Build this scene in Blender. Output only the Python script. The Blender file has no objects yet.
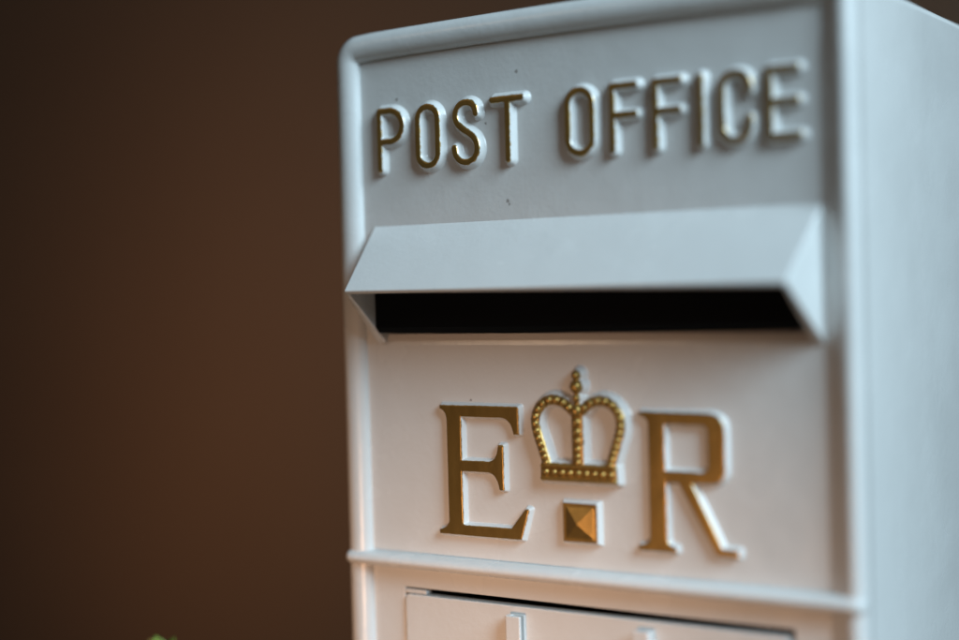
import bpy, bmesh, math, random
import numpy as np
from mathutils import Vector, Matrix
random.seed(7)
sc = bpy.context.scene
COL = sc.collection
MM = 0.001
GROUND = -0.335                      # height of the surface the box stands on
ROOT = Vector((0.1285, 0.10, GROUND))

# ---------------------------------------------------------------- helpers
def tag(o, label=None, cat=None, group=None, kind=None):
    for k, v in (('label', label), ('category', cat), ('group', group), ('kind', kind)):
        if v: o[k] = v
    return o

def empty(name, loc):
    o = bpy.data.objects.new(name, None); COL.objects.link(o); o.location = loc
    o.empty_display_size = 0.05
    return o

def build(name, verts, faces, mat, parent=None, smooth=False, bevel=0, seg=3, angle=30, org=None):
    """verts in metres, world space; the mesh is stored relative to its thing's base"""
    me = bpy.data.meshes.new(name)
    off = org if org is not None else (ROOT if parent is not None else Vector((0, 0, 0)))
    me.from_pydata([Vector(v) - off for v in verts], [], faces)
    me.validate(); me.update()
    bm = bmesh.new(); bm.from_mesh(me)
    bmesh.ops.remove_doubles(bm, verts=bm.verts, dist=1e-6)
    bmesh.ops.recalc_face_normals(bm, faces=bm.faces)
    bm.to_mesh(me); bm.free()
    o = bpy.data.objects.new(name, me); COL.objects.link(o)
    if parent is not None:
        o.parent = parent
    if mat: me.materials.append(mat)
    if smooth:
        for p in me.polygons: p.use_smooth = True
    if bevel:
        m = o.modifiers.new('bevel', 'BEVEL'); m.width = bevel; m.segments = seg
        m.limit_method = 'ANGLE'; m.angle_limit = math.radians(angle); m.harden_normals = True
        for p in me.polygons: p.use_smooth = True
    return o

def mmv(x, y, z): return (x*MM, y*MM, z*MM)

def box(x0, x1, y0, y1, z0, z1):
    v = [mmv(x, y, z) for z in (z0, z1) for y in (y0, y1) for x in (x0, x1)]
    f = [(0, 1, 3, 2), (4, 6, 7, 5), (0, 4, 5, 1), (2, 3, 7, 6), (0, 2, 6, 4), (1, 5, 7, 3)]
    return v, f

def join(*parts):
    V, F = [], []
    for v, f in parts:
        n = len(V); V += list(v); F += [tuple(i+n for i in q) for q in f]
    return V, F

# ---------------------------------------------------------------- materials
def nodes(name):
    m = bpy.data.materials.new(name); m.use_nodes = True
    nt = m.node_tree; b = nt.nodes['Principled BSDF']
    return m, nt, b

def N(nt, typ, **kw):
    n = nt.nodes.new(typ)
    for k, v in kw.items():
        if k in n.inputs: n.inputs[k].default_value = v
        else: setattr(n, k, v)
    return n

def math_n(nt, op, a, b=None, c=None):
    n = nt.nodes.new('ShaderNodeMath'); n.operation = op
    for i, x in enumerate((a, b, c)):
        if x is None: continue
        if isinstance(x, (int, float)): n.inputs[i].default_value = x
        else: nt.links.new(x, n.inputs[i])
    return n.outputs[0]

PAINT = (0.70, 0.71, 0.70)
GOLD = (0.375, 0.232, 0.064)
# dark chips in the paint: x, z in mm on the front, radius in mm
CHIPS = [(101.5, 222.6, .75), (35.0, 216.2, .7), (95.3, 165.4, .8), (96.2, 163.9, .5),
         (72.5, 75.6, .5), (84.6, 201.0, .55), (60.6, 27.5, .5)]

def paint_layers(nt, b, gilded=False, chips=True, rough=0.25):
    L = nt.links.new
    tc = N(nt, 'ShaderNodeTexCoord').outputs['Object']
    add = nt.nodes.new('ShaderNodeVectorMath'); add.operation = 'ADD'
    L(tc, add.inputs[0]); add.inputs[1].default_value = ROOT
    P = add.outputs[0]
    # very soft tonal unevenness of the sprayed paint
    n1 = N(nt, 'ShaderNodeTexNoise', Scale=22.0, Detail=3.0); L(P, n1.inputs['Vector'])
    r1 = N(nt, 'ShaderNodeMapRange'); L(n1.outputs['Fac'], r1.inputs['Value'])
    r1.inputs['From Min'].default_value = .3; r1.inputs['From Max'].default_value = .7
    r1.inputs['To Min'].default_value = .955; r1.inputs['To Max'].default_value = 1.0
    colv = N(nt, 'ShaderNodeMix', data_type='RGBA', blend_type='MULTIPLY')
    colv.inputs[0].default_value = 1.0
    colv.inputs[6].default_value = (*PAINT, 1)
    cmb = nt.nodes.new('ShaderNodeCombineColor')
    for i in range(3): L(r1.outputs[0], cmb.inputs[i])
    L(cmb.outputs[0], colv.inputs[7])
    col = colv.outputs[2]
    if chips:
        sep = N(nt, 'ShaderNodeSeparateXYZ'); L(P, sep.inputs[0])
        wob = N(nt, 'ShaderNodeTexNoise', Scale=1400.0, Detail=1.0); L(P, wob.inputs['Vector'])
        w = math_n(nt, 'MULTIPLY_ADD', wob.outputs['Fac'], .0011, -.00055)
        best = None
        for (x, z, r) in CHIPS:
            dx = math_n(nt, 'SUBTRACT', sep.outputs[0], x*MM); dz = math_n(nt, 'SUBTRACT', sep.outputs[2], z*MM)
            d2 = math_n(nt, 'ADD', math_n(nt, 'MULTIPLY', dx, dx), math_n(nt, 'MULTIPLY', dz, dz))
            d = math_n(nt, 'SUBTRACT', math_n(nt, 'SQRT', d2), r*MM)
            best = d if best is None else math_n(nt, 'MINIMUM', best, d)
        best = math_n(nt, 'ADD', best, w)
        mr = N(nt, 'ShaderNodeMapRange'); L(best, mr.inputs['Value'])
        mr.inputs['From Min'].default_value = -.0002; mr.inputs['From Max'].default_value = .0003
        mr.inputs['To Min'].default_value = .65; mr.inputs['To Max'].default_value = 0
        mx = N(nt, 'ShaderNodeMix', data_type='RGBA'); L(mr.outputs[0], mx.inputs[0])
        L(col, mx.inputs[6]); mx.inputs[7].default_value = (.13, .10, .08, 1)
        col = mx.outputs[2]
    # orange peel and slight casting waviness
    n2 = N(nt, 'ShaderNodeTexNoise', Scale=420.0, Detail=2.0); L(P, n2.inputs['Vector'])
    n3 = N(nt, 'ShaderNodeTexNoise', Scale=45.0, Detail=2.0); L(P, n3.inputs['Vector'])
    n4 = N(nt, 'ShaderNodeTexNoise', Scale=1500.0, Detail=1.0); L(P, n4.inputs['Vector'])
    h = math_n(nt, 'ADD', math_n(nt, 'MULTIPLY', n2.outputs['Fac'], .00009),
               math_n(nt, 'ADD', math_n(nt, 'MULTIPLY', n3.outputs['Fac'], .00032), math_n(nt, 'MULTIPLY', n4.outputs['Fac'], .00001)))
    bp = N(nt, 'ShaderNodeBump', Strength=1.0, Distance=1.0); L(h, bp.inputs['Height'])
    L(bp.outputs[0], b.inputs['Normal'])
    rr = N(nt, 'ShaderNodeMapRange'); L(n1.outputs['Fac'], rr.inputs['Value'])
    rr.inputs['To Min'].default_value = rough-.05; rr.inputs['To Max'].default_value = rough+.08
    rough_s = rr.outputs[0]
    if gilded:
        at = N(nt, 'ShaderNodeAttribute'); at.attribute_name = 'gilt'
        gn = N(nt, 'ShaderNodeTexNoise', Scale=520.0, Detail=3.0); L(P, gn.inputs['Vector'])
        gd = math_n(nt, 'ADD', at.outputs['Fac'], math_n(nt, 'MULTIPLY_ADD', gn.outputs['Fac'], 1.1, -.55))
        gm = N(nt, 'ShaderNodeMapRange'); L(gd, gm.inputs['Value'])
        gm.inputs['From Min'].default_value = -.12; gm.inputs['From Max'].default_value = .12
        # brushed, slightly uneven gold paint
        st = N(nt, 'ShaderNodeTexNoise', Scale=260.0, Detail=4.0); 
        mp = N(nt, 'ShaderNodeMapping'); L(P, mp.inputs['Vector']); mp.inputs['Scale'].default_value = (1.0, 1.0, .16)
        L(mp.outputs[0], st.inputs['Vector'])
        gc = N(nt, 'ShaderNodeMix', data_type='RGBA'); L(st.outputs['Fac'], gc.inputs[0])
        gc.inputs[6].default_value = (GOLD[0]*.72, GOLD[1]*.70, GOLD[2]*.65, 1)
        gc.inputs[7].default_value = (GOLD[0]*1.25, GOLD[1]*1.27, GOLD[2]*1.3, 1)
        mx = N(nt, 'ShaderNodeMix', data_type='RGBA'); L(gm.outputs[0], mx.inputs[0])
        L(col, mx.inputs[6]); L(gc.outputs[2], mx.inputs[7]); col = mx.outputs[2]
        L(math_n(nt, 'MULTIPLY', gm.outputs[0], .78), b.inputs['Metallic'])
        rm = N(nt, 'ShaderNodeMix'); L(gm.outputs[0], rm.inputs[0]); L(rough_s, rm.inputs[2])
        rm.inputs[3].default_value = .30; rough_s = rm.outputs[0]
    L(rough_s, b.inputs['Roughness'])
    L(col, b.inputs['Base Color'])
    b.inputs['Coat Weight'].default_value = 0.0
    b.inputs['IOR'].default_value = 1.5

M = {}
m, nt, b = nodes('white_gloss_paint'); paint_layers(nt, b); M['paint'] = m
m, nt, b = nodes('paint_rubbed_glossy'); paint_layers(nt, b, chips=False, rough=.17); M['worn'] = m
m, nt, b = nodes('gilded_relief_paint'); paint_layers(nt, b, gilded=True, chips=False); M['gilt'] = m
m, nt, b = nodes('black_interior'); b.inputs['Base Color'].default_value = (.003, .0045, .0065, 1); b.inputs['Roughness'].default_value = .6; M['black'] = m
b.inputs['Specular IOR Level'].default_value = .06

def wood(name, c0, c1, rough=.4, scale=3.0):
    m, nt, b = nodes(name); L = nt.links.new
    tc = N(nt, 'ShaderNodeTexCoord').outputs['Object']
    mp = N(nt, 'ShaderNodeMapping'); L(tc, mp.inputs['Vector']); mp.inputs['Scale'].default_value = (1, 12, 1)
    n = N(nt, 'ShaderNodeTexNoise', Scale=scale, Detail=6.0); L(mp.outputs[0], n.inputs['Vector'])
    cr = N(nt, 'ShaderNodeValToRGB'); L(n.outputs['Fac'], cr.inputs[0])
    cr.color_ramp.elements[0].color = (*c0, 1); cr.color_ramp.elements[1].color = (*c1, 1)
    cr.color_ramp.elements[0].position = .3; cr.color_ramp.elements[1].position = .7
    L(cr.outputs[0], b.inputs['Base Color']); b.inputs['Roughness'].default_value = rough
    bp = N(nt, 'ShaderNodeBump', Strength=.3, Distance=.002); L(n.outputs['Fac'], bp.inputs['Height']); L(bp.outputs[0], b.inputs['Normal'])
    return m
M['wood'] = wood('warm_oak', (.11, .055, .024), (.19, .10, .045))

m, nt, b = nodes('brown_wall'); L = nt.links.new
tc = N(nt, 'ShaderNodeTexCoord').outputs['Object']
n = N(nt, 'ShaderNodeTexNoise', Scale=1.3, Detail=3.0); L(tc, n.inputs['Vector'])
cr = N(nt, 'ShaderNodeValToRGB'); L(n.outputs['Fac'], cr.inputs[0])
cr.color_ramp.elements[0].color = (.090, .048, .026, 1); cr.color_ramp.elements[1].color = (.120, .070, .040, 1)
L(cr.outputs[0], b.inputs['Base Color']); b.inputs['Roughness'].default_value = .7
n2 = N(nt, 'ShaderNodeTexNoise', Scale=60.0, Detail=4.0); L(tc, n2.inputs['Vector'])
bp = N(nt, 'ShaderNodeBump', Strength=.3, Distance=.003); L(n2.outputs['Fac'], bp.inputs['Height']); L(bp.outputs[0], b.inputs['Normal'])
M['wall'] = m

def leafmat(name, c0, c1):
    m, nt, b = nodes(name); L = nt.links.new
    tc = N(nt, 'ShaderNodeTexCoord').outputs['Object']
    n = N(nt, 'ShaderNodeTexNoise', Scale=180.0, Detail=3.0); L(tc, n.inputs['Vector'])
    mx = N(nt, 'ShaderNodeMix', data_type='RGBA'); L(n.outputs['Fac'], mx.inputs[0])
    mx.inputs[6].default_value = (*c0, 1); mx.inputs[7].default_value = (*c1, 1)
    L(mx.outputs[2], b.inputs['Base Color']); b.inputs['Roughness'].default_value = .45
    return m
M['leaf'] = leafmat('green_leaf', (.09, .16, .02), (.20, .30, .05))
M['dryleaf'] = leafmat('yellowed_leaf', (.30, .20, .05), (.42, .32, .10))
M['stem'] = leafmat('green_stem', (.07, .09, .02), (.14, .12, .04))
m, nt, b = nodes('terracotta'); L = nt.links.new
tc = N(nt, 'ShaderNodeTexCoord').outputs['Object']
n = N(nt, 'ShaderNodeTexNoise', Scale=60.0, Detail=5.0); L(tc, n.inputs['Vector'])
mx = N(nt, 'ShaderNodeMix', data_type='RGBA'); L(n.outputs['Fac'], mx.inputs[0])
mx.inputs[6].default_value = (.30, .12, .06, 1); mx.inputs[7].default_value = (.42, .20, .11, 1)
L(mx.outputs[2], b.inputs['Base Color']); b.inputs['Roughness'].default_value = .85
M['clay'] = m
m, nt, b = nodes('potting_soil'); b.inputs['Base Color'].default_value = (.03, .02, .014, 1); b.inputs['Roughness'].default_value = .95; M['soil'] = m

# ---------------------------------------------------------------- the post box
pb = empty('post_box', ROOT)
tag(pb, 'white metal post box with gilded raised lettering and a hooded letter slot', 'post box')

XL, XR, ZT = 0.8, 257.0, 250.0
ZB = GROUND*1000 + 0.5
RIMW, RIMH = 13.0, 5.0
CX = (XL+XR)/2
def arch(x): return -1.6*((x-CX)/(CX-XL))**2

# --- front frame: a half-round rim swept up the left edge, over the arched top and down the right edge
R0 = 13.6
path = []     # (point x,z , inward normal)
nz = 26
for i in range(nz): path.append(((XL, ZB + (ZT-1.6-R0-ZB)*i/nz), (1, 0)))
for i in range(13):
    a = math.radians(180-90*i/12); path.append(((XL+R0+R0*math.cos(a), ZT-1.6-R0+R0*math.sin(a)), (-math.cos(a), -math.sin(a))))
for i in range(1, 30):
    x = XL+R0+(XR-XL-2*R0)*i/30; path.append(((x, ZT+arch(x)+.25*0), (0, -1)))
for i in range(13):
    a = math.radians(90-90*i/12); path.append(((XR-R0+R0*math.cos(a), ZT-1.6-R0+R0*math.sin(a)), (-math.cos(a), -math.sin(a))))
for i in range(nz-1, -1, -1): path.append(((XR, ZB + (ZT-1.6-R0-ZB)*i/nz), (-1, 0)))
# smooth the arch into the corners
pz = [p[0][1] for p in path]
CR_ = 4.9                            # crest of the broad right-hand rim, measured in from its outer edge
def smooth_to(t): return .5*(.5-.5*math.cos(math.pi*t))+.5*t
half_round = [(RIMW/2-RIMW/2*math.cos(math.pi*i/20), -RIMH*math.sin(math.pi*i/20)**.9) for i in range(1, 20)]
sloped = [(CR_*(1-math.cos(math.radians(90*i/9))), -RIMH*math.sin(math.radians(90*i/9))) for i in range(1, 10)]
sloped += [(CR_+(RIMW*1.2-CR_)*i/11, -RIMH*(1-smooth_to(i/11))) for i in range(1, 11)]
V, F = [], []
for (p, n_) in path:
    k = min(1, max(0, (p[0]-(XR-26))/22))
    mid = [((1-k)*a_[0]+k*b2[0], (1-k)*a_[1]+k*b2[1]) for a_, b2 in zip(half_round, sloped)]
    we = RIMW*(1+.2*k)
    prof = [(0.9, 7.0), (0.0, 6.0), (0.0, 0.0)]+mid+[(we, 0.0), (we+.6, .3)]
    for (o_, y) in prof: V.append(mmv(p[0]+n_[0]*o_, y, p[1]+n_[1]*o_))
K = len(prof)
for i in range(len(path)-1):
    for j in range(K-1):
        F.append((i*K+j, i*K+j+1, (i+1)*K+j+1, (i+1)*K+j))
build('front_rim', V, F, M['paint'], pb, smooth=True)

# --- recessed front panel with the slot and door openings
DX0, DX1, DZ1, DZ0 = 32.0, 226.2, -14.0, -290.0
HX0, HX1, HZ0, HZ1 = 21.0, 241.0, 100.8, 152.0
def panel(xs, zs, holes, y):
    V, F = [], []
    idx = {}
    def vid(x, z):
        if (x, z) not in idx: idx[(x, z)] = len(V); V.append(mmv(x, y, z))
        return idx[(x, z)]
    for i in range(len(xs)-1):
        for j in range(len(zs)-1):
            cx, cz = (xs[i]+xs[i+1])/2, (zs[j]+zs[j+1])/2
            if any(h[0] < cx < h[1] and h[2] < cz < h[3] for h in holes): continue
            F.append((vid(xs[i], zs[j]), vid(xs[i+1], zs[j]), vid(xs[i+1], zs[j+1]), vid(xs[i], zs[j+1])))
    return V, F
up = panel([XL+8, HX0, HX1, XR-8], [0, HZ0, HZ1, ZT-9], [(HX0, HX1, HZ0, HZ1)], 0)
# bottom sill of the slot: a chamfer running up and back into the opening
sill = ([mmv(HX0, 0, HZ0), mmv(HX1, 0, HZ0), mmv(HX1, 1.6, 106.2), mmv(HX0, 1.6, 106.2), mmv(HX1, 14, 106.6), mmv(HX0, 14, 106.6)],
        [(0, 1, 2, 3), (3, 2, 4, 5)])
V, F = join(up)
build('upper_panel', V, F, M['paint'], pb)
V, F = sill
sl = build('slot_sill', V, F, M['worn'], pb, bevel=.0006)
lo = panel([XL+8, DX0, DX1, XR-8], [ZB, DZ0, DZ1, 0], [(DX0, DX1, DZ0, DZ1)], 0.0)
reveal = ([mmv(x, y, z) for y in (0, 7) for (x, z) in ((DX0, DZ0), (DX1, DZ0), (DX1, DZ1), (DX0, DZ1))],
          [(0, 1, 5, 4), (1, 2, 6, 5), (2, 3, 7, 6), (3, 0, 4, 7)])
V, F = join(lo, reveal)
build('door_frame', V, F, M['paint'], pb, bevel=.0007)

# --- body behind the front casting
def rounded_body(x0, x1, z0, z1, y0, y1, r, n=8):
    pts = [(x0, z0), (x1, z0)]
    for i in range(n+1):
        a = math.radians(90*i/n); pts.append((x1-r+r*math.cos(a), z1-r+r*math.sin(a)))
    for i in range(n+1):
        a = math.radians(90+90*i/n); pts.append((x0+r+r*math.cos(a), z1-r+r*math.sin(a)))
    return pts
pts = rounded_body(XL+.9, XR-.9, ZB, 246.0, 0, 0, 5.0)
V = [mmv(x, 5.5, z) for x, z in pts] + [mmv(x, 212, z) for x, z in pts] + [mmv(CX+(x-CX)*.985, 215, z-1.5 if z > 0 else z) for x, z in pts]
n_ = len(pts)
F = [(i, (i+1) % n_, (i+1) % n_+n_, i+n_) for i in range(n_)] + [(i+n_, (i+1) % n_+n_, (i+1) % n_+2*n_, i+2*n_) for i in range(n_)]
F += [tuple(range(2*n_, 3*n_))]
bd = build('body', V, F, M['paint'], pb, smooth=True)
em = bd.modifiers.new('es', 'EDGE_SPLIT'); em.split_angle = math.radians(35)
# black shell and sheet: interior darkness painted in behind slot and door gap
V, F = box(XL+6, XR-6, 9.5, 190, ZB+6, 238)
F = [f for f in F if f != (0, 4, 5, 1)]
back = ([mmv(DX0-6, 9.4, DZ0-6), mmv(DX1+6, 9.4, DZ0-6), mmv(DX1+6, 9.4, DZ1+6), mmv(DX0-6, 9.4, DZ1+6)], [(0, 1, 2, 3)])
V, F = join((V, F), back)
build('interior_dark', V, F, M['black'], pb)

# --- beaded moulding between panel and door
V, F = [], []
zc, rz, ry = -1.0, 3.5, 8.2
secs = []
nx = 64
for i in range(nx+1):
    t = i/nx; x = 1.3+(256.9-1.3)*t
    e = min(x-1.3, 256.9-x)
    k = math.sqrt(max(0, 1-(1-min(e, 4)/4)**2))*.55+.45
    secs.append((x, k))
extra = [1.5, 1.9, 2.6, 3.6, 254.6, 255.6, 256.3, 256.7]
for x in extra:
    e = min(x-1.3, 256.9-x); secs.append((x, math.sqrt(max(0, 1-(1-min(e, 4)/4)**2))*.55+.45))
secs.sort()
KK = 15
for (x, k) in secs:
    for j in range(KK):
        a = math.radians(90-180*j/(KK-1))
        y = -ry*k*abs(math.cos(a))**.75
        V.append(mmv(x, y if 0 < j < KK-1 else .4, zc+rz*(.75+.25*k)*math.sin(a)))
for i in range(len(secs)-1):
    for j in range(KK-1): F.append((i*KK+j, i*KK+j+1, (i+1)*KK+j+1, (i+1)*KK+j))
F.append(tuple(range(KK))); F.append(tuple((len(secs)-1)*KK+j for j in range(KK)))
bdm = build('moulding', V, F, M['paint'], pb, smooth=True)

# --- hood over the slot
AL, AR = (19.3, 0.3, 157.4), (241.8, 0.3, 157.0)
BL, BR = (23.6, -30, 126.8), (237.8, -30, 125.9)
CL, CR = (20.2, 0.3, 100.6), (242.0, 0.3, 100.6)
iBL, iBR = (25.6, -28.0, 125.1), (235.8, -28.0, 124.3)
iCL, iCR = (25.4, -1.6, 102.3), (236.6, -1.6, 102.3)
dL0, dR0 = (25.4, 2.4, 102.6), (236.6, 2.4, 102.6)
dL1, dR1 = (25.4, 2.4, 152.0), (236.6, 2.4, 152.0)
pv = [AL, AR, BL, BR, CL, CR, iBL, iBR, iCL, iCR, dL0, dR0, dL1, dR1]
V = [mmv(*p) for p in pv]
F = [(0, 1, 3, 2), (0, 2, 4), (1, 5, 3), (2, 3, 7, 6), (2, 6, 8, 4), (3, 5, 9, 7), (6, 7, 13, 12), (6, 12, 10, 8), (7, 9, 11, 13)]
hood = build('slot_hood', V, F, M['paint'], pb, bevel=.0012, seg=4, angle=20)
fp = [(-8.6, 146.0), (-8.6, 109.4), (-6.0, 106.7), (2.2, 106.7), (2.2, 107.3), (-5.6, 107.3), (-7.8, 109.8), (-7.8, 146.0)]
n_ = len(fp)
V = [mmv(x, y, z) for x in (24.9, 237.0) for y, z in fp]
F = [(i, (i+1) % n_, (i+1) % n_+n_, i+n_) for i in range(n_)]+[tuple(range(n_)), tuple(range(n_, 2*n_))]
build('slot_flap', V, F, M['black'], pb)

# --- collection door
DO0, DO1, DT, DB = 33.2, 224.6, -16.9, -288.0
def rrect(x0, x1, z0, z1, r, n=5):
    o = []
    for (cx, cz, a0) in ((x1-r, z1-r, 0), (x0+r, z1-r, 90), (x0+r, z0+r, 180), (x1-r, z0+r, 270)):
        for i in range(n+1):
            a = math.radians(a0+90*i/n); o.append((cx+r*math.cos(a), cz+r*math.sin(a)))
    return o
def plate(pts, ys, shrink):
    V, F = [], []; n = len(pts)
    cx = sum(p[0] for p in pts)/n; cz = sum(p[1] for p in pts)/n
    for y, s in zip(ys, shrink):
        for (x, z) in pts:
            V.append(mmv(x-math.copysign(min(s, abs(x-cx)), x-cx), y, z-math.copysign(min(s, abs(z-cz)), z-cz)))
    for k in range(len(ys)-1):
        for i in range(n): F.append((k*n+i, k*n+(i+1) % n, (k+1)*n+(i+1) % n, (k+1)*n+i))
    F.append(tuple(range(n))); F.append(tuple((len(ys)-1)*n+i for i in range(n)))
    return V, F
V, F = plate(rrect(DO0, DO1, DB, DT, 2.2), (5, -1.6), (0, 0))
door = build('door', V, F, M['paint'], pb, bevel=.0007, angle=40)
V, F = box(32.4, 44.5, -.3, 4.0, -16.6, -14.7)
build('hinge_lug', V, F, M['paint'], door, bevel=.0003)
def rail(x0, dirn):
    # C-shaped channel the time plate slides into; dirn = side its mouth faces
    z0, z1 = -150, -20.2
    w = 8.2
    pts = [(0, -1.5), (0, -6.2), (.8, -7.2), (w, -7.2), (w, -5.6), (2.4, -5.6), (2.4, -3.2), (w, -3.2), (w, -1.5)]
    pp = [(x0+dirn*a, y) for a, y in pts]
    n = len(pp)
    V = [mmv(x, y, z) for z in (z0, z1) for x, y in pp]
    F = [(i, (i+1) % n, (i+1) % n+n, i+n) for i in range(n)]+[tuple(range(n)), tuple(range(n, 2*n))]
    o = build('plate_rail', V, F, M['paint'], door, bevel=.0005, seg=3)
rail(92.0, 1); rail(164.5, -1)

# ---------------------------------------------------------------- raised lettering as relief surfaces
def relief(name, bounds, step, dist, height, gilt, parent, label=None):
    """dist(X,Z) signed distance in mm; height(d,X,Z) in mm above the panel; gilt(d,X,Z) > 0 where gold paint lies"""
    x0, x1, z0, z1 = bounds
    nx_, nz_ = int((x1-x0)/step)+1, int((z1-z0)/step)+1
    X, Z = np.meshgrid(x0+step*np.arange(nx_), z0+step*np.arange(nz_))
    d = dist(X, Z); h = height(d, X, Z)
    g = gilt(d, X, Z)
    h = np.maximum(h, -.35)
    keep = h > -.34
    idx = -np.ones(h.shape, int)
    cell = keep[:-1, :-1] | keep[1:, :-1] | keep[:-1, 1:] | keep[1:, 1:]
    used = np.zeros(h.shape, bool)
    used[:-1, :-1] |= cell; used[1:, :-1] |= cell; used[:-1, 1:] |= cell; used[1:, 1:] |= cell
    idx[used] = np.arange(used.sum())
    co = np.stack([X[used]*MM, -h[used]*MM, Z[used]*MM], 1)-np.array(ROOT)
    a, b_, c, e = idx[:-1, :-1][cell], idx[:-1, 1:][cell], idx[1:, 1:][cell], idx[1:, :-1][cell]
    f = np.stack([a, b_, c, e], 1)
    me = bpy.data.meshes.new(name)
    me.vertices.add(len(co)); me.vertices.foreach_set('co', co.ravel())
    me.loops.add(f.size); me.loops.foreach_set('vertex_index', f.ravel().astype(np.int32))
    me.polygons.add(len(f)); me.polygons.foreach_set('loop_start', np.arange(0, f.size, 4, dtype=np.int32))
    me.polygons.foreach_set('loop_total', np.full(len(f), 4, dtype=np.int32))
    me.update(calc_edges=True); me.validate()
    for p in me.polygons: p.use_smooth = True
    at = me.attributes.new('gilt', 'FLOAT', 'POINT'); at.data.foreach_set('value', g[used].astype(np.float32))
    me.materials.append(M['gilt'])
    o = bpy.data.objects.new(name, me); COL.objects.link(o); o.parent = parent
    if label: o['label'] = label
    return o

def seg_dist(X, Z, polylines):
    d = np.full(X.shape, 1e9)
    for pl in polylines:
        for (ax, az), (bx, bz) in zip(pl[:-1], pl[1:]):
            ux, uz = bx-ax, bz-az; L2 = ux*ux+uz*uz+1e-12
            t = np.clip(((X-ax)*ux+(Z-az)*uz)/L2, 0, 1)
            d = np.minimum(d, np.hypot(X-ax-t*ux, Z-az-t*uz))
    return d

def sstep(a, b_, x):
    t = np.clip((x-a)/(b_-a), 0, 1); return t*t*(3-2*t)

def arc(cx, cz, rx, rz_, a0, a1, n=18):
    return [(cx+rx*math.cos(math.radians(a0+(a1-a0)*i/n)), cz+rz_*math.sin(math.radians(a0+(a1-a0)*i/n))) for i in range(n+1)]

def spline(pts, n=8):
    out = []
    P = [pts[0]]+list(pts)+[pts[-1]]
    for i in range(1, len(P)-2):
        p0, p1, p2, p3 = P[i-1], P[i], P[i+1], P[i+2]
        for k in range(n):
            t = k/n
            out.append(tuple(.5*((2*p1[j])+(-p0[j]+p2[j])*t+(2*p0[j]-5*p1[j]+4*p2[j]-p3[j])*t*t+(-p0[j]+3*p1[j]-3*p2[j]+p3[j])*t**3) for j in (0, 1)))
    out.append(pts[-1]); return out

T_, B_ = 210.9, 183.8
def stadium(cx, hw): return arc(cx, T_-hw, hw, hw, 0, 180)+arc(cx, B_+hw, hw, hw, 180, 360)+[(cx+hw, T_-hw)]
letters = [
 ('P', [[(26.3, B_), (26.3, T_), (32.4, T_)]+arc(32.4, 203.7, 7.1, 7.2, 90, -90)+[(26.3, 196.5)]]),
 ('O', [stadium(54.1, 5.6)]),
 ('S', [spline([(80.9, 205.6), (80.2, 208.6), (78.2, 210.4), (75.6, 211.0), (72.6, 210.2), (70.4, 208.0), (69.6, 205.2), (70.6, 202.0), (73.2, 199.4), (76.6, 197.3), (79.6, 194.9), (81.2, 191.6), (81.0, 188.0), (79.0, 185.2), (75.6, 183.9), (72.0, 184.8), (69.6, 187.4), (68.8, 190.8)])]),
 ('T', [[(89.8, T_-.3), (105.4, T_-.3)], [(97.8, T_-.3), (97.8, B_)]]),
 ('O', [stadium(134.5, 6.0)]),
 ('F', [[(161.6, T_-.1), (150.4, T_-.1), (150.4, B_)], [(150.4, 198.5), (161.4, 198.5)]]),
 ('F', [[(182.0, T_-.1), (170.8, T_-.1), (170.8, B_)], [(170.8, 198.5), (181.8, 198.5)]]),
 ('I', [[(191.5, T_), (191.5, B_)]]),
 ('C', [[(212.9, 203.6)]+arc(206.9, T_-6.1, 6.1, 6.1, 0, 180)+arc(206.9, B_+6.1, 6.1, 6.1, 180, 360)+[(212.9, 192.4)]]),
 ('E', [[(233.0, T_-.2), (221.4, T_-.2), (221.4, B_+.2), (233.8, B_+.2)], [(221.4, 197.9), (232.8, 197.9)]]),
]
H1, W1 = 3.5, 3.5
WHERE = ['P of POST', 'O of POST', 'S of POST', 'T of POST', 'O of OFFICE', 'first F of OFFICE', 'second F of OFFICE', 'I of OFFICE', 'C of OFFICE', 'E of OFFICE']
for (ch, pls), wh in zip(letters, WHERE):
    xs = [p[0] for pl in pls for p in pl]; zs = [p[1] for pl in pls for p in pl]
    bd_ = (min(xs)-W1-1, max(xs)+W1+1, min(zs)-W1-1, max(zs)+W1+1)
    relief('raised_letter', bd_, .22, lambda X, Z, p=pls: seg_dist(X-.35, Z, p),
           lambda d, X, Z: H1*(1-sstep(.95, W1, d)) + np.minimum(0, (W1-d))*1.0 - .03,
           lambda d, X, Z: 1.45-d, pb, 'raised letter, the %s, gilded along its crest' % wh)

def poly_sdf(X, Z, loops):
    d = np.full(X.shape, 1e9); inside = np.zeros(X.shape, bool)
    for lp in loops:
        n = len(lp)
        d = np.minimum(d, seg_dist(X, Z, [list(lp)+[lp[0]]]))
        for i in range(n):
            (x1, z1), (x2, z2) = lp[i], lp[(i+1) % n]
            if z1 == z2: continue
            c = (z1 > Z) != (z2 > Z)
            xi = (x2-x1)*(Z-z1)/(z2-z1)+x1
            inside ^= c & (X < xi)
    return np.where(inside, -d, d)

def bez(p0, p1, p2, n=7):
    return [tuple((1-t)**2*p0[j]+2*(1-t)*t*p1[j]+t*t*p2[j] for j in (0, 1)) for t in [i/n for i in range(n+1)]]

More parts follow.
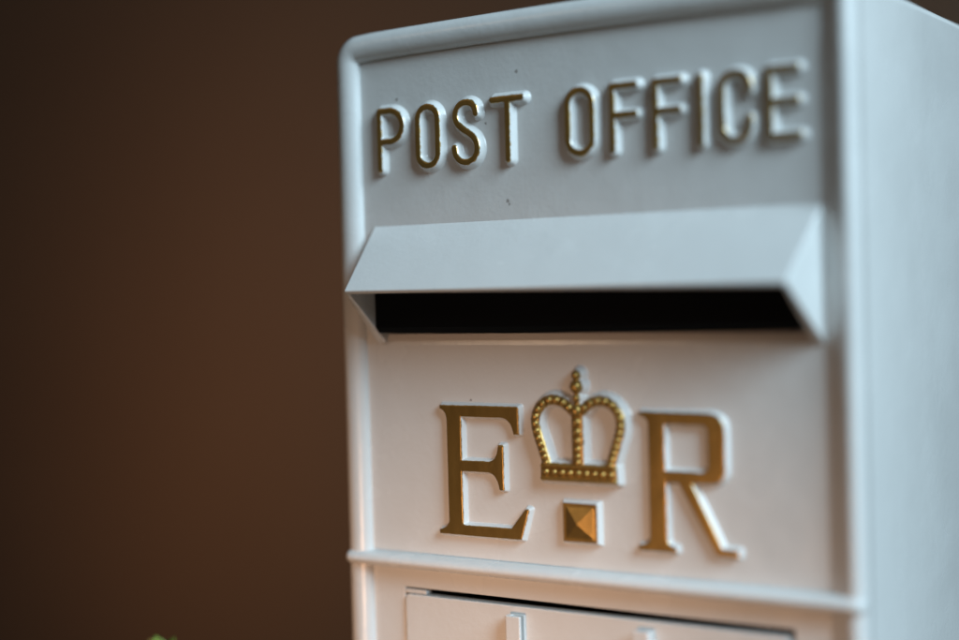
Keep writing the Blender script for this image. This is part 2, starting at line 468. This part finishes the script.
E_out = ([(57.0, 72.9), (99.2, 72.9), (99.3, 61.2), (97.0, 61.0)] + bez((96.9, 61.6), (95.6, 68.3), (89.6, 68.5)) + [(68.2, 68.5), (68.1, 47.7)]
   + [(83.4, 47.7)] + bez((83.4, 47.7), (87.9, 48.4), (88.6, 55.4)) + [(90.8, 55.4), (90.8, 35.6), (89.0, 35.6)] + bez((88.9, 35.7), (87.6, 43.0), (82.6, 43.4))
   + [(68.1, 43.4), (68.1, 19.6)] + bez((68.1, 19.6), (68.2, 17.9), (70.0, 17.9)) + [(94.6, 18.0), (102.4, 27.4), (103.7, 27.2), (99.6, 13.9), (55.4, 13.9), (55.4, 15.2)]
   + bez((55.5, 15.3), (60.7, 16.6), (60.8, 20.5)) + [(60.8, 66.0)] + bez((60.8, 66.0), (60.6, 70.8), (57.0, 71.8)))
R_out = ([(160.2, 72.3), (191.5, 72.3)] + bez((191.5, 72.3), (198.6, 72.0), (198.7, 65.5)) + bez((198.7, 50.0), (198.6, 43.9), (192.3, 43.5))
   + [(183.2, 43.5), (197.0, 16.6), (203.9, 16.2), (203.7, 14.0), (194.6, 14.0), (177.8, 43.4), (171.7, 43.4), (171.6, 19.0)] + bez((171.6, 19.0), (171.9, 16.0), (175.8, 15.6))
   + [(175.8, 14.0), (158.9, 14.0), (158.9, 15.5)] + bez((159.0, 15.6), (164.0, 16.2), (164.2, 19.5)) + [(164.3, 66.5)] + bez((164.3, 66.5), (164.2, 70.8), (160.2, 71.2)))
R_in = [(171.3, 67.9), (188.6, 67.9)] + bez((188.6, 67.9), (191.4, 67.7), (191.5, 64.6)) + bez((191.5, 50.8), (191.4, 47.9), (188.4, 47.7)) + [(171.3, 47.7)]
H2, W2 = 3.0, 1.55
def bevel_h(H, W):
    def f(d, X, Z):
        s = np.clip(d/W, 0, 3)
        top = H - .12*sstep(-.5, .1, d)
        return np.where(d <= 0, top, np.where(s < 1, (H-.12)*(1-s)**.8 if False else (H-.12)*(1-sstep(-.12, 1.0, s))*1.0, 0)) - np.maximum(0, s-1)*1.0 - .03
    return f
for ch, lps in (('E', [E_out]), ('R', [R_out, R_in])):
    xs = [p[0] for p in lps[0]]; zs = [p[1] for p in lps[0]]
    relief('cypher_letter', (min(xs)-3, max(xs)+3, min(zs)-3, max(zs)+3), .2, lambda X, Z, l=lps: poly_sdf(X, Z, l)-.25,
           bevel_h(H2, W2), lambda d, X, Z: (.12-d)*1.6, pb, 'large raised serif capital %s with a flat gilded face' % ch)

# --- crown
cx0 = 130.4; dz0 = .3
halfarch = [(-15.6, 48.0), (-18.2, 55.5), (-20.6, 62.5), (-21.2, 68.0), (-19.4, 72.6), (-15.6, 75.8), (-11.0, 76.6), (-6.4, 75.2), (-3.0, 72.6), (0, 70.0)]
left = spline([(cx0+x, z+dz0) for x, z in halfarch]); right = [(2*cx0-x, z) for x, z in left]
centre = [(cx0, 71+dz0), (cx0, 46+dz0)]
base_loop = [(cx0-18.6, 41.4+dz0), (cx0+18.6, 41.4+dz0), (cx0+18.2, 48.3+dz0), (cx0-18.2, 48.3+dz0)]
finial = [(0, 87.6, 1.9), (0, 82.6, 2.75), (0, 77.6, 1.5), (0, 72.2, 2.7)]
def resample(pl, pitch0, pitch1):
    out = []; acc = 0; nxt = 1.0; tot = sum(math.dist(a, b_) for a, b_ in zip(pl[:-1], pl[1:]))
    for a, b_ in zip(pl[:-1], pl[1:]):
        L_ = math.dist(a, b_)
        while nxt <= acc+L_:
            t = (nxt-acc)/L_; f_ = nxt/tot
            out.append((a[0]+(b_[0]-a[0])*t, a[1]+(b_[1]-a[1])*t, f_))
            nxt += pitch0+(pitch1-pitch0)*min(1, f_*1.8)
        acc += L_
    return out
beads = []
for pl in (left, right):
    for (x, z, f_) in resample(pl, 2.7, 3.6)[:-1]:
        beads.append((x, z, 1.4+.5*min(1, f_*1.8)))
for k, z in enumerate((67.2, 62.9, 59.0, 55.4, 52.2, 49.6)): beads.append((cx0, z+dz0, 2.05-.12*k))
for k in range(9): beads.append((cx0-16.2+k*4.05, 44.8+dz0, 1.55))
for (x, z, r) in finial: beads.append((cx0+x, z+dz0, r))
def crown_sdf(X, Z):
    d = seg_dist(X, Z, [left, right])-1.95
    d = np.minimum(d, seg_dist(X, Z, [centre])-2.6)
    d = np.minimum(d, poly_sdf(X, Z, [base_loop])-.3)
    d = np.minimum(d, seg_dist(X, Z, [[(cx0, 70), (cx0, 88)]])-1.0)
    for (x, z, r) in beads: d = np.minimum(d, np.hypot(X-x, Z-z)-r*1.03)
    return d
H3, W3 = 4.7, 2.5
bh = bevel_h(H3, W3)
def crown_h(d, X, Z):
    h = bh(d, X, Z)
    for (x, z, r) in beads:
        q = r*r-(X-x)**2-(Z-z)**2
        h = np.where(q > 0, np.maximum(h, H3-.35+np.sqrt(np.maximum(q, 0))*.95), h)
    # raised fillets along the top and bottom of the base band
    for zz in (42.1+dz0, 47.5+dz0):
        dd = np.hypot(np.maximum(0, np.abs(X-cx0)-18), Z-zz)
        h = np.where(dd < .8, np.maximum(h, H3+np.sqrt(np.maximum(0, .64-dd*dd))*.7), h)
    return h
crown = relief('crown', (cx0-27, cx0+27, 36, 94), .16, crown_sdf, crown_h, lambda d, X, Z: (.35-d)*1.3, pb, 'gilded raised crown of beaded arches over a beaded base band')

# --- pyramid stud under the crown
def ring(s, y): return [mmv(130.1+a*s, y, 23.3+b_*s) for a, b_ in ((-1, -1), (1, -1), (1, 1), (-1, 1))]
V = ring(10.1, .3)+ring(9.4, -1.5)+ring(8.55, -3.0)
F = [(k*4+i, k*4+(i+1) % 4, (k+1)*4+(i+1) % 4, (k+1)*4+i) for k in range(2) for i in range(4)]
stud = build('stud', V, F, M['paint'], pb, bevel=.0005, angle=15)
m, nt, b = nodes('gold_paint'); L = nt.links.new
tc = N(nt, 'ShaderNodeTexCoord').outputs['Object']
n = N(nt, 'ShaderNodeTexNoise', Scale=300.0, Detail=4.0); L(tc, n.inputs['Vector'])
mx = N(nt, 'ShaderNodeMix', data_type='RGBA'); L(n.outputs['Fac'], mx.inputs[0])
mx.inputs[6].default_value = (GOLD[0]*.72, GOLD[1]*.70, GOLD[2]*.65, 1); mx.inputs[7].default_value = (GOLD[0]*1.25, GOLD[1]*1.27, GOLD[2]*1.3, 1)
L(mx.outputs[2], b.inputs['Base Color']); b.inputs['Metallic'].default_value = .78; b.inputs['Roughness'].default_value = .34
bp = N(nt, 'ShaderNodeBump', Strength=1.0, Distance=.0001); L(n.outputs['Fac'], bp.inputs['Height']); L(bp.outputs[0], b.inputs['Normal'])
M['gold'] = m
V = ring(8.5, -2.7)+ring(8.4, -3.25)+ring(7.0, -3.2)+ring(.25, -6.0)
F = [(k*4+i, k*4+(i+1) % 4, (k+1)*4+(i+1) % 4, (k+1)*4+i) for k in range(3) for i in range(4)]+[(12, 13, 14, 15)]
build('gilded_pyramid', V, F, M['gold'], stud, bevel=.0003, angle=8)

# ---------------------------------------------------------------- setting
V, F = box(-900, 1100, -1300, 700, GROUND*1000-40, GROUND*1000)
tag(build('tabletop', V, F, M['wood'], bevel=.003, org=Vector((0, 0, 0))), kind='structure')
V = [(-6, 1.9, -1.1), (6, 1.9, -1.1), (6, 1.9, 3.0), (-6, 1.9, 3.0), (-6, 2.0, -1.1), (6, 2.0, -1.1), (6, 2.0, 3.0), (-6, 2.0, 3.0)]
tag(build('wall', V, [(0, 1, 2, 3), (4, 7, 6, 5), (3, 2, 6, 7), (0, 3, 7, 4), (1, 5, 6, 2)], M['wall'], org=Vector((0, 0, 0))), kind='structure')
# ---------------------------------------------------------------- potted sprig whose tip reaches into the picture
TIP = Vector((-0.084, -0.046, -0.0425))
PL = Vector((TIP.x-.012, TIP.y+.004, GROUND))
pl = empty('potted_plant', PL)
tag(pl, 'green leafy sprig in a small clay pot left of the post box', 'plant')
def lathe(prof_, c, n=28):
    V = [(c.x+r*math.cos(2*math.pi*k/n), c.y+r*math.sin(2*math.pi*k/n), c.z+z) for r, z in prof_ for k in range(n)]
    F = [(j*n+k, j*n+(k+1) % n, (j+1)*n+(k+1) % n, (j+1)*n+k) for j in range(len(prof_)-1) for k in range(n)]
    return V, F
V, F = lathe([(.0005, .0005), (.026, .0005), (.036, .055), (.040, .055), (.041, .070), (.036, .070), (.034, .058)], PL)
build('pot', V, F, M['clay'], pl, smooth=True, org=PL)
V, F = lathe([(.0005, .060), (.02, .061), (.0352, .058)], PL)
build('soil', V, F, M['soil'], pl, smooth=True, org=PL)
def stem_pt(t): return PL+Vector((.012*t**2, -.004*t, .06+(TIP.z-GROUND-.07)*t))
V, F = [], []
for i in range(21):
    c = stem_pt(i/20); r = .0018-.0010*i/20
    for k in range(8): V.append((c.x+r*math.cos(k*math.pi/4), c.y+r*math.sin(k*math.pi/4), c.z))
for i in range(20):
    for k in range(8): F.append((i*8+k, i*8+(k+1) % 8, (i+1)*8+(k+1) % 8, (i+1)*8+k))
build('stem', V, F, M['stem'], pl, smooth=True, org=PL)
def leaf(base, d, up, L_, W_, mat):
    d = d.normalized(); s = d.cross(up).normalized(); u = s.cross(d).normalized()
    V, F = [], []; n = 12
    for i in range(n+1):
        t = i/n; w = W_*math.sin(math.pi*min(1, t*1.0))**.8*(1-.25*t)
        c = base+d*(L_*t)+u*(.22*L_*math.sin(t*1.6)*(-t)*.9)
        for k, off in ((-2, .18), (-1, .03), (0, 0), (1, .03), (2, .18)):
            V.append(c+s*(w*k/2)+u*(off*w))
    for i in range(n):
        for k in range(4): F.append((i*5+k, i*5+k+1, (i+1)*5+k+1, (i+1)*5+k))
    o = build('leaf', V, F, mat, pl, smooth=True, org=PL)
    md = o.modifiers.new('thick', 'SOLIDIFY'); md.thickness = .0005
up = Vector((0, 0, 1))
for i in range(13):
    t = .12+.80*i/12; a = i*2.4
    leaf(stem_pt(t), Vector((math.cos(a), math.sin(a), .55)), up, .030-.012*t, .0085-.002*t, M['leaf'])
tp = stem_pt(1.0)
leaf(tp, Vector((.35, .1, 1)), Vector((-.6, -.8, .2)), .013, .0060, M['leaf'])
leaf(tp, Vector((-.15, -.2, 1)), Vector((.6, -.8, .2)), .0125, .0055, M['leaf'])
leaf(tp, Vector((-.75, -.2, 1)), Vector((.4, -.8, .2)), .0130, .0030, M['dryleaf'])
leaf(tp, Vector((.9, -.3, .7)), Vector((-.6, -.4, .8)), .0120, .0045, M['leaf'])

# ---------------------------------------------------------------- light
def area(name, loc, target, sx, sy, energy, color):
    ld = bpy.data.lights.new(name, 'AREA'); ld.shape = 'RECTANGLE'; ld.size = sx; ld.size_y = sy
    ld.energy = energy; ld.color = color
    o = bpy.data.objects.new(name, ld); COL.objects.link(o); o.location = loc
    o.rotation_euler = (Vector(target)-Vector(loc)).to_track_quat('-Z', 'Y').to_euler()
    return o
area('window_light', (1.92, -.63, 1.28), (.15, 0, .05), 1.1, 1.1, 76, (.645, .86, 1.0))
wl = area('warm_fill_light', (.11, -.76, -.14), (.085, 0, -.068), .13, .13, .162, (1.0, .58, .36))  # added fill, narrow beam that warms mainly the lower front
wl.data.spread = math.radians(36)
area('glint_light', (-.92, -1.46, .98), (.12, 0, .03), .20, .20, 1.25, (1.0, .70, .46))  # added small source, placed to glint off the pyramid and sill
area('wall_fill_light', (-1.76, .9, .22), (-1.45, 1.9, .24), .25, .40, 2.7, (1.0, .62, .40))  # added unseen light that brightens the wall beside the box
area('low_wall_fill_light', (-1.95, .95, -.42), (-1.9, 1.9, -.32), .35, .25, 2.0, (1.0, .47, .15))  # added unseen orange light that tints the lower wall

w = bpy.data.worlds.new('World'); sc.world = w; w.use_nodes = True
bg = w.node_tree.nodes['Background']; bg.inputs[0].default_value = (.30, .24, .20, 1); bg.inputs[1].default_value = .06

# ---------------------------------------------------------------- camera
cd = bpy.data.cameras.new('camera'); cam = bpy.data.objects.new('camera', cd); COL.objects.link(cam)
f_px, yaw, pitch, roll = 1476.845, .5848184757, -.0230631317, .0269303627
cd.sensor_width = 36; cd.lens = f_px*36/959; cd.clip_start = .01; cd.clip_end = 100
Rz = Matrix.Rotation(yaw, 3, 'Z'); Rx = Matrix.Rotation(pitch, 3, 'X'); Ry = Matrix.Rotation(roll, 3, 'Y')
Rw = Rz @ Rx @ Ry                                  # columns: right, forward, up
r_, f_, u_ = Rw.col[0], Rw.col[1], Rw.col[2]
m3 = Matrix((r_, u_, -f_)).transposed()
cam.matrix_world = Matrix.Translation(Vector((.44963237, -.56069729, .12768812))) @ m3.to_4x4()
cd.dof.use_dof = True; cd.dof.focus_distance = .672; cd.dof.aperture_fstop = 1.5
sc.camera = cam
sc.view_settings.view_transform = 'Standard'; sc.view_settings.look = 'None'; sc.view_settings.exposure = 0
